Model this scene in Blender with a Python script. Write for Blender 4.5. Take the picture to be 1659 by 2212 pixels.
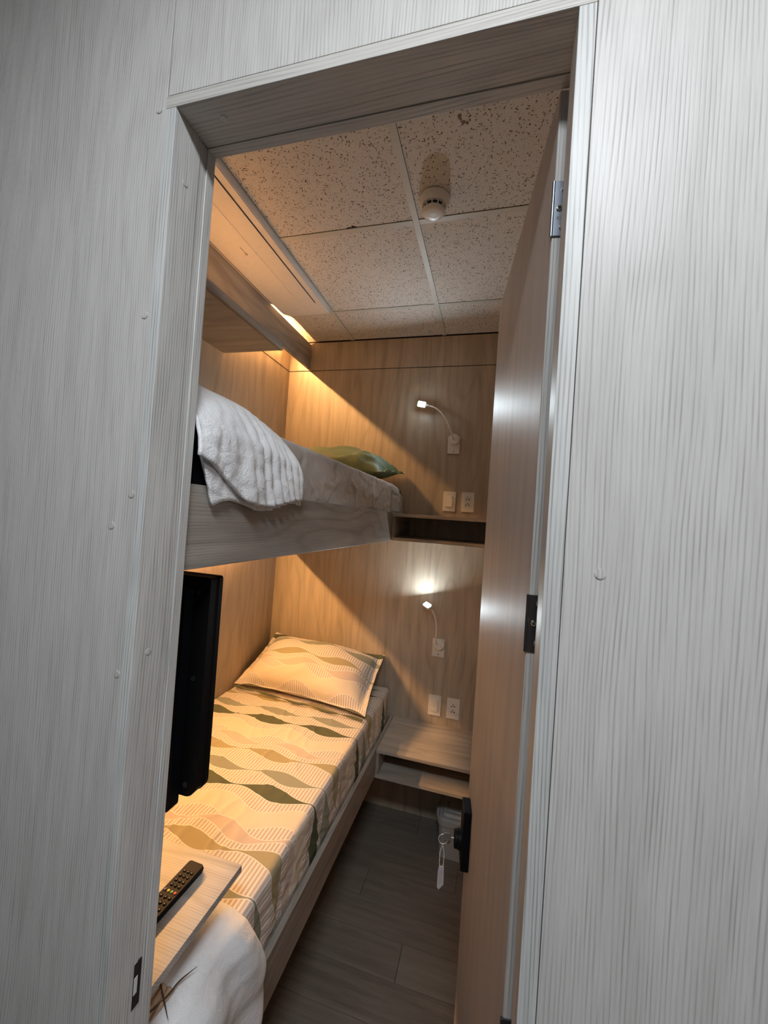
import bpy, bmesh, math, random
from mathutils import Vector, Matrix, noise
random.seed(7)
for o in list(bpy.data.objects): bpy.data.objects.remove(o, do_unlink=True)
SC = bpy.context.scene
COL = SC.collection
PI = math.pi

# ---------------------------------------------------------------- camera
cam_d = bpy.data.cameras.new('camera'); cam = bpy.data.objects.new('camera', cam_d); COL.objects.link(cam)
cam_d.sensor_fit = 'VERTICAL'; cam_d.sensor_height = 36.0; cam_d.lens = 859.756/2212*36.0
cam_d.clip_start = 0.02
_R = ((0.9627608200266629, 0.26143618662710777, 0.06886743601636073),
      (0.06204971967223093, 0.03425387176432808, -0.9974850898924504),
      (-0.2631376744409193, 0.9646127682085799, 0.016756243576521196))
_r, _u, _b = Vector(_R[0]), -Vector(_R[1]), -Vector(_R[2])
cam.matrix_world = Matrix(((_r.x, _u.x, _b.x, 0.3557), (_r.y, _u.y, _b.y, -1.4837), (_r.z, _u.z, _b.z, 1.770), (0, 0, 0, 1)))
SC.camera = cam

# ---------------------------------------------------------------- world, exposure, light levels
W = bpy.data.worlds.new('world'); SC.world = W; W.use_nodes = True
W.node_tree.nodes['Background'].inputs[0].default_value = (0.75, 0.82, 0.92, 1)
W.node_tree.nodes['Background'].inputs[1].default_value = 0.05
SC.view_settings.view_transform = 'Standard'; SC.view_settings.look = 'None'
SC.view_settings.exposure = 0.0; SC.view_settings.gamma = 1.0; SC.view_settings.use_curve_mapping = False
CORR_E = 26.0      # corridor ceiling lamp, W
STRIP_U = 640.0     # warm LED strip over the upper bunk
STRIP_L = 780.0     # warm LED strip over the lower bunk
LAMP_E = 2.4       # reading lamps, W
def area(name, loc, target, sx, sy, e, col, spread=None):
    l = bpy.data.lights.new(name, 'AREA'); l.shape = 'RECTANGLE'; l.size = sx; l.size_y = sy; l.energy = e; l.color = col
    if spread: l.spread = spread
    o = bpy.data.objects.new(name, l); COL.objects.link(o); o.location = loc
    o.rotation_euler = (Vector(target)-Vector(loc)).to_track_quat('-Z', 'Y').to_euler(); return o
area('corridor_lamp_light', (0.40, -1.90, 2.885), (0.40, -1.90, 0), 0.55, 0.28, CORR_E, (0.885, 0.945, 1.0))
area('corridor_far_lamp_light', (2.9, -1.92, 2.885), (2.9, -1.92, 0), 0.55, 0.28, CORR_E, (0.885, 0.945, 1.0))

# ---------------------------------------------------------------- node helpers
class NT:
    def __init__(s, name, rough=0.5, spec=0.5):
        s.m = bpy.data.materials.new(name); s.m.use_nodes = True; s.t = s.m.node_tree; s.N = s.t.nodes; s.L = s.t.links
        s.bs = s.N['Principled BSDF']; s.bs.inputs['Roughness'].default_value = rough; s.bs.inputs['Specular IOR Level'].default_value = spec
    def n(s, typ, **kw):
        x = s.N.new(typ)
        for k, v in kw.items(): setattr(x, k, v)
        return x
    def put(s, sock, v):
        if isinstance(v, bpy.types.NodeSocket): s.L.new(v, sock)
        elif v is not None: sock.default_value = v
    def math(s, op, a, b=None, c=None):
        x = s.n('ShaderNodeMath', operation=op); s.put(x.inputs[0], a)
        if b is not None: s.put(x.inputs[1], b)
        if c is not None: s.put(x.inputs[2], c)
        return x.outputs[0]
    def mix(s, f, a, b, blend='MIX'):
        x = s.n('ShaderNodeMix', data_type='RGBA', blend_type=blend); s.put(x.inputs[0], f)
        s.put(x.inputs[6], a if isinstance(a, bpy.types.NodeSocket) else tuple(a)+(1,) if len(a) == 3 else a)
        s.put(x.inputs[7], b if isinstance(b, bpy.types.NodeSocket) else tuple(b)+(1,) if len(b) == 3 else b)
        return x.outputs[2]
    def noise(s, vec, scale=1, detail=2, rough=0.5, dist=0, out=0):
        x = s.n('ShaderNodeTexNoise'); s.put(x.inputs['Vector'], vec); x.inputs['Scale'].default_value = scale
        x.inputs['Detail'].default_value = detail; x.inputs['Roughness'].default_value = rough; x.inputs['Distortion'].default_value = dist
        return x.outputs[out]
    def mapr(s, v, a, b, c=0.0, d=1.0):
        x = s.n('ShaderNodeMapRange'); s.put(x.inputs[0], v)
        for i, q in enumerate((a, b, c, d)): x.inputs[i+1].default_value = q
        return x.outputs[0]
    def comb(s, x, y, z):
        c = s.n('ShaderNodeCombineXYZ'); s.put(c.inputs[0], x); s.put(c.inputs[1], y); s.put(c.inputs[2], z); return c.outputs[0]
    def obj(s): return s.n('ShaderNodeTexCoord').outputs['Object']
    def sep(s, v):
        x = s.n('ShaderNodeSeparateXYZ'); s.put(x.inputs[0], v); return x.outputs
    def bump(s, h, strength=0.3, dist=0.001):
        b = s.n('ShaderNodeBump'); b.inputs['Strength'].default_value = strength; b.inputs['Distance'].default_value = dist
        s.put(b.inputs['Height'], h); s.L.new(b.outputs[0], s.bs.inputs['Normal'])
    def col(s, c): s.put(s.bs.inputs['Base Color'], c if isinstance(c, bpy.types.NodeSocket) else tuple(c)+(1,))

def plain(name, c, rough=0.5, metal=0.0, spec=0.5, noise_amt=0.06):
    t = NT(name, rough, spec); t.bs.inputs['Metallic'].default_value = metal
    f = t.noise(t.obj(), 60, 3)
    lo = tuple(max(0, q*(1-noise_amt)) for q in c); hi = tuple(min(1, q*(1+noise_amt)) for q in c)
    t.col(t.mix(f, lo, hi)); return t.m

def emit(name, c, s):
    m = bpy.data.materials.new(name); m.use_nodes = True; N = m.node_tree.nodes; b = N['Principled BSDF']
    b.inputs['Base Color'].default_value = (0.8, 0.8, 0.8, 1); b.inputs['Emission Color'].default_value = tuple(c)+(1,)
    b.inputs['Emission Strength'].default_value = s; return m

def laminate(name, light=(0.60, 0.565, 0.52), dark=(0.33, 0.305, 0.28), axis='z', rough=0.42, fine=0.55, arcs=0.35, period=0.0058, bump=0.35, tone=0.12, spec=0.4, seed=0.0):
    """decor laminate: long fine pin-stripe grain, wandering into cathedral arcs, along one axis"""
    t = NT(name, rough, spec)
    x, y, z = t.sep(t.obj())
    if axis == 'z': cr, al = t.math('ADD', x, t.math('MULTIPLY', y, 0.93)), z
    elif axis == 'x': cr, al = t.math('ADD', y, z), x
    else: cr, al = t.math('ADD', x, z), y
    cr = t.math('ADD', cr, seed)
    low = t.noise(t.comb(t.math('MULTIPLY', cr, 4.5), t.math('MULTIPLY', al, 0.8), seed), 1, 2, 0.45, 0.3)
    mid = t.noise(t.comb(t.math('MULTIPLY', cr, 26), t.math('MULTIPLY', al, 2.4), seed+3), 1, 2, 0.5)
    wob = t.noise(t.comb(t.math('MULTIPLY', cr, 70), t.math('MULTIPLY', al, 22), seed+5), 1, 2, 0.6)
    ph = t.math('ADD', t.math('DIVIDE', cr, period), t.math('ADD', t.math('MULTIPLY', low, 13), t.math('ADD', t.math('MULTIPLY', mid, 1.2), t.math('MULTIPLY', wob, 0.16))))
    ln = t.math('POWER', t.math('MULTIPLY_ADD', t.math('SINE', t.math('MULTIPLY', ph, 2*PI)), 0.5, 0.5), 3.2)
    amp = t.mapr(t.noise(t.comb(t.math('MULTIPLY', cr, 120), t.math('MULTIPLY', al, 7), seed+9), 1, 2), 0.32, 0.66)
    fib = t.mapr(t.noise(t.comb(t.math('MULTIPLY', cr, 420), t.math('MULTIPLY', al, 14), seed+1), 1, 3, 0.65), 0.38, 0.72)
    arc = t.math('POWER', t.math('MULTIPLY_ADD', t.math('SINE', t.math('MULTIPLY', t.math('ADD', t.math('MULTIPLY', low, 26), t.math('MULTIPLY', cr, 40)), 2.0)), 0.5, 0.5), 5.0)
    f = t.math('ADD', t.math('MULTIPLY', t.math('MULTIPLY', ln, amp), fine), t.math('MULTIPLY', fib, 0.22))
    f = t.math('ADD', f, t.math('MULTIPLY', arc, arcs*0.45))
    x2 = t.n('ShaderNodeClamp'); t.put(x2.inputs[0], f); f = x2.outputs[0]
    c = t.mix(f, light, dark)
    tn = t.mapr(mid, 0.3, 0.7, 1-tone, 1+tone*0.5)
    h = t.n('ShaderNodeMix', data_type='RGBA', blend_type='MULTIPLY'); h.inputs[0].default_value = 1
    t.L.new(c, h.inputs[6]); g = t.n('ShaderNodeCombineColor'); [t.L.new(tn, g.inputs[i]) for i in range(3)]; t.L.new(g.outputs[0], h.inputs[7])
    t.col(h.outputs[2]); t.bump(t.math('SUBTRACT', 1.0, f), bump, 0.0006)
    return t.m

M = {}
M['corr'] = laminate('corridor_laminate', light=(0.67, 0.64, 0.605), dark=(0.36, 0.335, 0.31), fine=0.66, tone=0.05, arcs=0.26, period=0.0048)
M['corr_h'] = laminate('header_laminate', axis='x', seed=2.7, fine=0.7, arcs=0.5)
M['jamb'] = laminate('jamb_laminate', light=(0.70, 0.69, 0.66), dark=(0.36, 0.345, 0.33), seed=5.1, fine=0.85, period=0.0045)
M['room'] = laminate('room_wall_laminate', light=(0.53, 0.445, 0.345), dark=(0.32, 0.25, 0.18), seed=1.3, fine=0.35, arcs=0.6, rough=0.38, bump=0.2, tone=0.16)
M['room2'] = laminate('side_wall_laminate', light=(0.53, 0.445, 0.345), dark=(0.32, 0.25, 0.18), seed=8.3, fine=0.35, arcs=0.5, rough=0.38, bump=0.2, tone=0.16)
M['rail'] = laminate('rail_laminate', light=(0.40, 0.36, 0.32), dark=(0.21, 0.18, 0.155), axis='y', seed=4.4, fine=0.5, arcs=0.8, tone=0.2)
M['ledge'] = laminate('ledge_laminate', axis='x', seed=12.7, fine=0.6, arcs=0.9)
M['shelf'] = laminate('shelf_laminate', light=(0.56, 0.50, 0.43), dark=(0.32, 0.27, 0.22), axis='x', seed=6.2, fine=0.5, arcs=0.7, tone=0.2)
M['door'] = laminate('door_face_laminate', light=(0.50, 0.455, 0.42), dark=(0.34, 0.30, 0.275), seed=3.9, fine=0.3, arcs=0.15, rough=0.46, bump=0.5, period=0.004, tone=0.12, spec=0.2)
M['white_pl'] = plain('ivory_plastic', (0.80, 0.76, 0.70), 0.35)
M['ac_white'] = plain('white_enamel', (0.78, 0.76, 0.76), 0.4)
M['dark'] = plain('dark_gap', (0.015, 0.012, 0.01), 0.8)
M['black'] = plain('black_plastic', (0.006, 0.006, 0.007), 0.5, spec=0.12)
M['black2'] = plain('black_back_cover', (0.004, 0.005, 0.008), 0.6, spec=0.2)
M['steel'] = plain('brushed_steel', (0.27, 0.30, 0.35), 0.38, 1.0)
M['chrome'] = plain('bright_metal', (0.85, 0.84, 0.8), 0.18, 1.0)
M['bead'] = plain('nickel_beads', (0.80, 0.76, 0.72), 0.3, 0.4)
M['dkmetal'] = plain('aged_metal', (0.12, 0.12, 0.13), 0.4, 0.9)
M['matt_dark'] = plain('navy_mattress_fabric', (0.018, 0.019, 0.026), 0.9)
M['tbar'] = plain('ceiling_grid_enamel', (0.62, 0.60, 0.55), 0.5)
M['grey_pl'] = plain('grey_plastic', (0.50, 0.50, 0.49), 0.4)
M['gold'] = plain('bronze_satin', (0.60, 0.42, 0.29), 0.35, 0.15)
M['brown'] = plain('brown_thread', (0.10, 0.055, 0.03), 0.8)
M['strip'] = emit('warm_led', (1.0, 0.52, 0.185), STRIP_U)
M['strip2'] = emit('warm_led_low', (1.0, 0.52, 0.185), STRIP_L)
M['lens'] = emit('cool_led_lens', (0.82, 0.95, 1.0), 22)
M['corrlamp'] = emit('cool_panel', (0.86, 0.93, 1.0), 6)

def ceiling_mat():
    t = NT('mineral_fibre_tile', 0.9, 0.1); o = t.obj(); x, y, z = t.sep(o)
    def specks(sx, sy, sc, thr, seed, rnd):
        v = t.n('ShaderNodeTexVoronoi', feature='F1'); v.inputs['Scale'].default_value = sc
        w = t.noise(t.comb(x, y, seed), 90, 2, 0.5, 0, 1)
        vm = t.n('ShaderNodeVectorMath', operation='MULTIPLY_ADD'); t.L.new(w, vm.inputs[0]); vm.inputs[1].default_value = (0.010, 0.010, 0)
        t.L.new(t.comb(t.math('MULTIPLY', t.math('ADD', x, t.math('MULTIPLY', y, 0.35)), sx), t.math('MULTIPLY', t.math('SUBTRACT', y, t.math('MULTIPLY', x, 0.35)), sy), seed), vm.inputs[2])
        t.L.new(vm.outputs[0], v.inputs['Vector'])
        r = t.sep(v.outputs['Color'])[0]
        lim = t.math('MULTIPLY', t.math('GREATER_THAN', r, rnd), t.math('MULTIPLY_ADD', r, 0.5, 0.5))
        return t.math('LESS_THAN', v.outputs['Distance'], t.math('MULTIPLY', lim, thr))
    a = specks(1.0, 0.45, 140, 0.26, 0.3, 0.15); b = specks(0.45, 1.0, 140, 0.25, 4.7, 0.2); c = specks(1, 1, 300, 0.33, 2.2, 0.1)
    big = t.math('MAXIMUM', a, b); f = t.math('MAXIMUM', big, t.math('MULTIPLY', c, 0.55))
    base = t.mix(t.noise(o, 25, 3), (0.70, 0.66, 0.62), (0.78, 0.74, 0.70))
    t.col(t.mix(f, base, (0.16, 0.10, 0.06))); t.bump(t.math('SUBTRACT', 1.0, f), 0.5, 0.002); return t.m
M['tile'] = ceiling_mat()

def plank_mat():
    t = NT('vinyl_plank', 0.38, 0.35); o = t.obj(); x, y, z = t.sep(o)
    oi = t.n('ShaderNodeObjectInfo').outputs['Random']
    s = t.math('MULTIPLY', oi, 37.0)
    a = t.noise(t.comb(t.math('MULTIPLY', x, 3.0), t.math('MULTIPLY', y, 38), s), 1, 4, 0.6, 0.4)
    b = t.noise(t.comb(t.math('MULTIPLY', x, 12), t.math('MULTIPLY', y, 330), s), 1, 3, 0.6)
    f = t.math('ADD', t.math('MULTIPLY', a, 0.65), t.math('MULTIPLY', b, 0.35)); f = t.mapr(f, 0.35, 0.65)
    c = t.mix(f, (0.145, 0.118, 0.096), (0.25, 0.215, 0.18))
    c = t.mix(t.math('MULTIPLY', oi, 0.4), c, (0.30, 0.26, 0.22)); t.col(c); t.bump(b, 0.2, 0.0008); return t.m
M['plank'] = plank_mat()

def fabric(name, c, rough=0.85, bump=0.25, scale=900, wr=0.3, sheen=0.0):
    t = NT(name, rough, 0.2); o = t.obj()
    w = t.noise(o, scale, 2); g = t.noise(o, 14, 4, 0.55, 0.6)
    lo = tuple(q*0.93 for q in c); t.col(t.mix(g, lo, c))
    t.bump(t.math('ADD', t.math('MULTIPLY', w, 0.15), t.math('MULTIPLY', g, 1.0)), wr, 0.012)
    t.bs.inputs['Sheen Weight'].default_value = sheen
    return t.m
M['taupe'] = fabric('plain_taupe_sheet', (0.60, 0.545, 0.50), wr=0.45)
M['green'] = fabric('olive_satin', (0.15, 0.19, 0.10), rough=0.42, wr=0.5)

M['lining'] = fabric('dark_green_cotton', (0.13, 0.145, 0.085))
def fleece_mat():
    t = NT('white_fleece', 0.95, 0.1); o = t.obj()
    a = t.noise(o, 55, 3, 0.6, 0.8); b = t.noise(o, 420, 2); g = t.noise(o, 9, 3, 0.5, 0.5)
    t.col(t.mix(a, (0.86, 0.86, 0.88), (0.96, 0.96, 0.96)))
    t.bump(t.math('ADD', t.math('MULTIPLY', a, 0.5), t.math('ADD', t.math('MULTIPLY', b, 0.25), t.math('MULTIPLY', g, 1.0))), 0.55, 0.010)
    t.bs.inputs['Sheen Weight'].default_value = 0.25; return t.m
M['fleece'] = fleece_mat()

def wave_print():
    """printed bed linen: rows of wavy lens bands, hatched in between, from the UVs in metres"""
    t = NT('wavy_leaf_print', 0.8, 0.2)
    uv = t.n('ShaderNodeUVMap'); uv.uv_map = 'UVMap'; u, v, _ = t.sep(uv.outputs[0])
    P, Lw = 0.463, 0.303
    hat = t.math('GREATER_THAN', t.math('SINE', t.math('MULTIPLY', u, 2*PI/0.0130)), 0.25)
    wv = t.math('MULTIPLY', t.math('SINE', t.math('MULTIPLY', u, 2*PI/Lw)), 0.004)
    c = t.mix(hat, (0.60, 0.50, 0.43), (0.86, 0.82, 0.76))
    #      centre   max half, min half, phase x0, drift, colour
    bands = [(0.323, 0.033, 0.0022, -0.210, 0.004, (0.115, 0.125, 0.075)),
             (0.212, 0.010, 0.0360, -0.300, 0.022, (0.80, 0.70, 0.57)),
             (0.133, 0.026, 0.0030, -0.250, 0.016, (0.66, 0.55, 0.48)),
             (0.066, 0.028, 0.0024, -0.335, 0.006, (0.43, 0.37, 0.225)),
             (-0.050, 0.030, 0.0022, -0.208, 0.006, (0.33, 0.335, 0.27))]
    for cen, A, h0, x0, B, colr in bands:
        th = t.math('MULTIPLY', t.math('SUBTRACT', u, x0), 2*PI/Lw)
        mid = t.math('MULTIPLY_ADD', t.math('SINE', th), B+0.004, cen)
        d = t.math('SUBTRACT', v, mid)
        d = t.math('SUBTRACT', t.math('FLOORED_MODULO', t.math('ADD', d, P/2), P), P/2)
        half = t.math('MULTIPLY_ADD', t.math('SUBTRACT', 1.0, t.math('COSINE', th)), A/2, h0)
        e = t.math('SUBTRACT', t.math('ABSOLUTE', d), half)
        c = t.mix(t.math('LESS_THAN', e, 0.0030), c, (0.87, 0.81, 0.73))
        c = t.mix(t.math('LESS_THAN', e, 0.0), c, colr)
    t.col(c)
    o = t.obj(); g = t.noise(o, 11, 4, 0.5, 0.7); w = t.noise(o, 1100, 2)
    t.bump(t.math('ADD', t.math('MULTIPLY', g, 1.0), t.math('MULTIPLY', w, 0.06)), 0.35, 0.012)
    return t.m
M['print'] = wave_print()

# ---------------------------------------------------------------- mesh helpers
def newbm(): return bmesh.new()
def add_box(bm, a, b, bev=0.0):
    """axis aligned box between corners a and b, optional bevel"""
    (x0, y0, z0), (x1, y1, z1) = a, b
    g = bmesh.ops.create_cube(bm, size=1.0); vs = g['verts']
    for v in vs: v.co = Vector(((x0+x1)/2+v.co.x*(x1-x0), (y0+y1)/2+v.co.y*(y1-y0), (z0+z1)/2+v.co.z*(z1-z0)))
    if bev > 0:
        es = list({e for v in vs for e in v.link_edges})
        bmesh.ops.bevel(bm, geom=es, offset=bev, segments=2, affect='EDGES', profile=0.5)
    return bm
def box(a, b, bev=0.0): return add_box(newbm(), a, b, bev)
def add_cyl(bm, c, axis, r, h, seg=24, r2=None):
    """cylinder or cone standing on point c along axis"""
    ax = Vector(axis).normalized(); q = ax.to_track_quat('Z', 'Y').to_matrix().to_4x4()
    m = Matrix.Translation(Vector(c)+ax*h/2) @ q
    bmesh.ops.create_cone(bm, cap_ends=True, segments=seg, radius1=r, radius2=r if r2 is None else r2, depth=h, matrix=m); return bm
def add_lathe(bm, c, axis, prof, seg=32):
    ax = Vector(axis).normalized(); q = ax.to_track_quat('Z', 'Y').to_matrix(); c = Vector(c); rings = []
    for r, h in prof:
        rings.append([bm.verts.new(c + q @ Vector((r*math.cos(2*PI*i/seg), r*math.sin(2*PI*i/seg), h))) for i in range(seg)])
    for A, B in zip(rings, rings[1:]):
        for i in range(seg): bm.faces.new((A[i], A[(i+1) % seg], B[(i+1) % seg], B[i]))
    bm.faces.new(rings[-1]); bm.faces.new(rings[0][::-1]); return bm
def add_tube(bm, pts, r, seg=10, cap=True):
    pts = [Vector(p) for p in pts]; rings = []; up = Vector((0.13, 0.3, 1)).normalized()
    for i, p in enumerate(pts):
        d = (pts[min(i+1, len(pts)-1)]-pts[max(i-1, 0)]).normalized()
        a = d.cross(up).normalized(); b = d.cross(a).normalized(); rr = r[i] if isinstance(r, (list, tuple)) else r
        rings.append([bm.verts.new(p+a*rr*math.cos(2*PI*k/seg)+b*rr*math.sin(2*PI*k/seg)) for k in range(seg)])
    for A, B in zip(rings, rings[1:]):
        for k in range(seg): bm.faces.new((A[k], A[(k+1) % seg], B[(k+1) % seg], B[k]))
    if cap: bm.faces.new(rings[0][::-1]); bm.faces.new(rings[-1])
    return bm
def smooth_pts(pts, n=6):
    """Catmull-Rom through pts"""
    P = [Vector(p) for p in pts]; P = [P[0]*2-P[1]]+P+[P[-1]*2-P[-2]]; out = []
    for i in range(1, len(P)-2):
        for k in range(n):
            t = k/n; a, b, c, d = P[i-1:i+3]
            out.append(0.5*((2*b)+(c-a)*t+(2*a-5*b+4*c-d)*t*t+(3*b-a-3*c+d)*t**3))
    out.append(P[-2]); return out
def rounded(bm, x0, y0, x1, y1, z0, z1, r, seg=6, axis='z', taper=0.0):
    """rounded rectangle prism (r per corner or list), extruded along axis"""
    rs = r if isinstance(r, (list, tuple)) else [r]*4
    cs = [(x1-rs[0], y1-rs[0], 0, rs[0]), (x0+rs[1], y1-rs[1], 90, rs[1]), (x0+rs[2], y0+rs[2], 180, rs[2]), (x1-rs[3], y0+rs[3], 270, rs[3])]
    pts = []
    for cx, cy, a0, rr in cs:
        for k in range(seg+1):
            a = math.radians(a0+90*k/seg); pts.append((cx+rr*math.cos(a), cy+rr*math.sin(a)))
    mx, my = (x0+x1)/2, (y0+y1)/2
    def P(x, y, z):
        return {'z': (x, y, z), 'y': (x, z, y), 'x': (z, x, y)}[axis]
    A = [bm.verts.new(P(x, y, z0)) for x, y in pts]; B = [bm.verts.new(P(mx+(x-mx)*(1-taper), my+(y-my)*(1-taper), z1)) for x, y in pts]
    n = len(pts)
    for i in range(n): bm.faces.new((A[i], A[(i+1) % n], B[(i+1) % n], B[i]))
    bm.faces.new(A[::-1]); bm.faces.new(B); bmesh.ops.recalc_face_normals(bm, faces=bm.faces); return bm

def obj(name, bm, mat, parent=None, smooth=False, local=False, label=None):
    """link a bmesh as one object; world-coordinate geometry is shifted into an unrotated parent's frame"""
    if parent is not None and not local:
        off = Vector((0, 0, 0)); q = parent
        while q is not None: off += q.location; q = q.parent
        bmesh.ops.translate(bm, verts=bm.verts, vec=-off)
    me = bpy.data.meshes.new(name); bm.to_mesh(me); bm.free()
    if smooth:
        for p in me.polygons: p.use_smooth = True
        try: me.set_sharp_from_angle(angle=math.radians(40))
        except Exception: pass
    me.materials.append(M[mat] if isinstance(mat, str) else mat)
    o = bpy.data.objects.new(name, me); COL.objects.link(o)
    if parent is not None: o.parent = parent
    if label: o['label'] = label
    return o
def thing(name, label, cat, loc=(0, 0, 0), rotz=0, group=None):
    o = bpy.data.objects.new(name, None); COL.objects.link(o); o.location = loc; o.rotation_euler = (0, 0, rotz)
    o.empty_display_size = 0.05; o['label'] = label; o['category'] = cat
    if group: o['group'] = group
    return o
def tag(o, label, cat, group=None):
    o['label'] = label; o['category'] = cat
    if group: o['group'] = group
    return o
def struct(name, bm=None, mat=None, loc=(0, 0, 0), label=None):
    if bm is None:
        o = bpy.data.objects.new(name, None); COL.objects.link(o); o.location = loc; o.empty_display_size = 0.05
    else: o = obj(name, bm, mat)
    o['kind'] = 'structure'
    if label: o['label'] = label; 
    return o
def text_obj(name, s, size, mat, parent, mw, depth=0.0003):
    c = bpy.data.curves.new(name, 'FONT'); c.body = s; c.size = size; c.extrude = depth; c.align_x = 'CENTER'; c.align_y = 'CENTER'
    o = bpy.data.objects.new(name+'_tmp', c); COL.objects.link(o)
    dg = bpy.context.evaluated_depsgraph_get(); me = bpy.data.meshes.new_from_object(o.evaluated_get(dg)); bpy.data.objects.remove(o)
    me.transform(mw); me.materials.clear(); me.materials.append(M[mat]); r = bpy.data.objects.new(name, me); COL.objects.link(r); r.parent = parent; return r

H = 2.925; YF = 0.946; XL = -1.045; XR = 0.50; YO = -1.0; YI = -0.91
HD = 2.376; JL = -0.148; JR = 0.416; JT = 0.019

# ================================================================ SETTING
# front wall: corridor-side laminate panels round the doorway, core behind
wf = struct('wall_front', label='corridor partition of pale grey wood-grain laminate around the doorway')
obj('panel', box((-2.6, YO, 0), (JL-JT-0.0012, YI, H), 0.0008), 'corr', wf)
obj('panel', box((JR+JT+0.0012, YO, 0), (3.4, YI-0.003, H), 0.0008), 'corr', wf)
obj('panel', box((JL-JT+0.0012, YO, HD+JT+0.003), (JR+JT-0.0012, YI, H), 0.0008), 'corr', wf)
def cap(x, y, z, n, par, r=0.0058):
    bm = newbm(); c = Vector((x, y, z)); add_cyl(bm, c, n, r, 0.0007, 20); add_cyl(bm, c+Vector(n)*0.0006, n, r*0.8, 0.0004, 20)
    obj('screw_cap', bm, 'corr', par, True)
for x, z in ((-0.181, 2.379), (-0.178, 2.057), (-0.176, 1.781), (-0.21, 1.731), (-0.177, 1.508), (0.473, 1.726)):
    cap(x, YO-0.0002, z, (0, -1, 0), wf)
# door lining (jambs + header), stop strips and strike
jl = struct('trim_1', label='left door jamb board with strike slot')
bm = box((JL-JT, YO-0.0015, 0), (JL, YI-0.036, HD), 0.0006); obj('jamb_board', bm, 'jamb', jl)
obj('jamb_board', box((JL-JT, YI-0.0352, 0), (JL-0.0015, YI-0.021, HD), 0.0006), 'jamb', jl)
obj('jamb_board', box((JL-JT, YI-0.0202, 0), (JL+0.0005, YI-0.002, HD), 0.0006), 'jamb', jl)
bm = newbm(); add_box(bm, (JL-0.001, -0.9525, 0.962), (JL+0.0006, -0.9385, 1.034)); obj('strike_slot', bm, 'dark', jl)
bm = newbm(); add_box(bm, (JL+0.0004, -0.9515, 0.985), (JL+0.0014, -0.945, 1.012), 0.0004); obj('strike_plate', bm, 'ac_white', jl, label='bright metal strike lip')  # metal lip in white enamel: its bright reflection is put into the colour
for z in (1.538, 2.28): cap(JL, -0.974, z, (1, 0, 0), jl, 0.005)
jr = struct('trim_2', label='right door jamb board on the hinge side')
obj('jamb_board', box((JR, YO-0.0015, 0), (JR+JT, -0.954, HD), 0.0006), 'jamb', jr)
obj('rebate_strip', box((JR+0.010, -0.9535, 0), (JR+JT, YI-0.0035, HD), 0.0005), 'jamb', jr)
jh = struct('trim_3', label='door header board with horizontal grain')
obj('header_board', box((JL-JT, YO-0.0018, HD), (JR+JT, -0.951, HD+JT), 0.0006), 'corr_h', jh)
obj('header_board', box((JL-JT, -0.9506, HD+0.0008), (JR+JT, YI-0.021, HD+JT), 0.0005), 'corr_h', jh)
obj('header_board', box((JL-JT, YI-0.0205, HD-0.0008), (JR+JT, YI-0.002, HD+JT), 0.0005), 'corr_h', jh)
cap(-0.086, -0.971, HD, (0, 0, -1), jh, 0.0055)

# back (far) wall: main panel + frieze panel with recessed joint
wb = struct('wall_back', label='far room wall of warm wood laminate')
obj('panel', box((XL, YF, 0), (XR, YF+0.02, 2.728), 0.0008), 'room', wb)
obj('panel', box((XL, YF-0.001, 2.7325), (XR, YF+0.02, H-0.006), 0.0008), 'room', wb)
obj('joint', box((XL-0.02, YF+0.006, 2.72), (XR+0.02, YF+0.021, H+0.03)), 'dark', wb)
wl = struct('wall_left', label='side wall of wood laminate beside the bunks')
obj('panel', box((XL-0.02, YI, 0), (XL, YF, 2.728), 0.0008), 'room2', wl)
obj('panel', box((XL-0.02, YI, 2.7325), (XL+0.001, YF-0.003, H-0.006), 0.0008), 'room2', wl)
obj('joint', box((XL-0.021, YI, 2.72), (XL-0.006, YF+0.01, H+0.03)), 'dark', wl)
wr = struct('wall_right', box((XR, YI, 0), (XR+0.02, YF+0.02, H)), 'room2', label='right room wall hidden behind the open door')

# room ceiling: mineral fibre tiles dropped into a T-bar grid
ce = struct('ceiling', loc=(0, 0, H), label='suspended ceiling of speckled mineral tiles in a metal grid')
TB = 0.012
xs = [XL, -0.6, 0.0, XR]; ys = [YI, -0.6, 0.0, 0.6, YF]
for i in range(3):
    for j in range(4):
        obj('ceiling_tile', box((xs[i]+(TB+0.0007 if i else 0.001), ys[j]+(TB if j else 0.0), H+0.002), (xs[i+1]-(TB if i < 2 else 0.0), ys[j+1]-(TB+0.0008 if j < 3 else 0.003), H+0.016), 0.0006), 'tile', ce)
for x in (-0.6, 0.0):
    obj('grid_bar', box((x-TB, YI, H-0.001), (x+TB, YF-0.001, H+0.0012), 0.0004), 'tbar', ce)
for i in range(3):
    for y in (-0.6, 0.0, 0.6):
        a = xs[i]+(TB if i else 0); b = xs[i+1]-(TB if i < 2 else 0)
        obj('grid_bar', box((a+0.0006, y-TB, H-0.0006), (b-0.0006, y+TB, H+0.0012), 0.0003), 'tbar', ce)
obj('backing', box((XL-0.02, YI, H+0.017), (XR+0.02, YF+0.02, H+0.03)), 'dark', ce)
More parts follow.
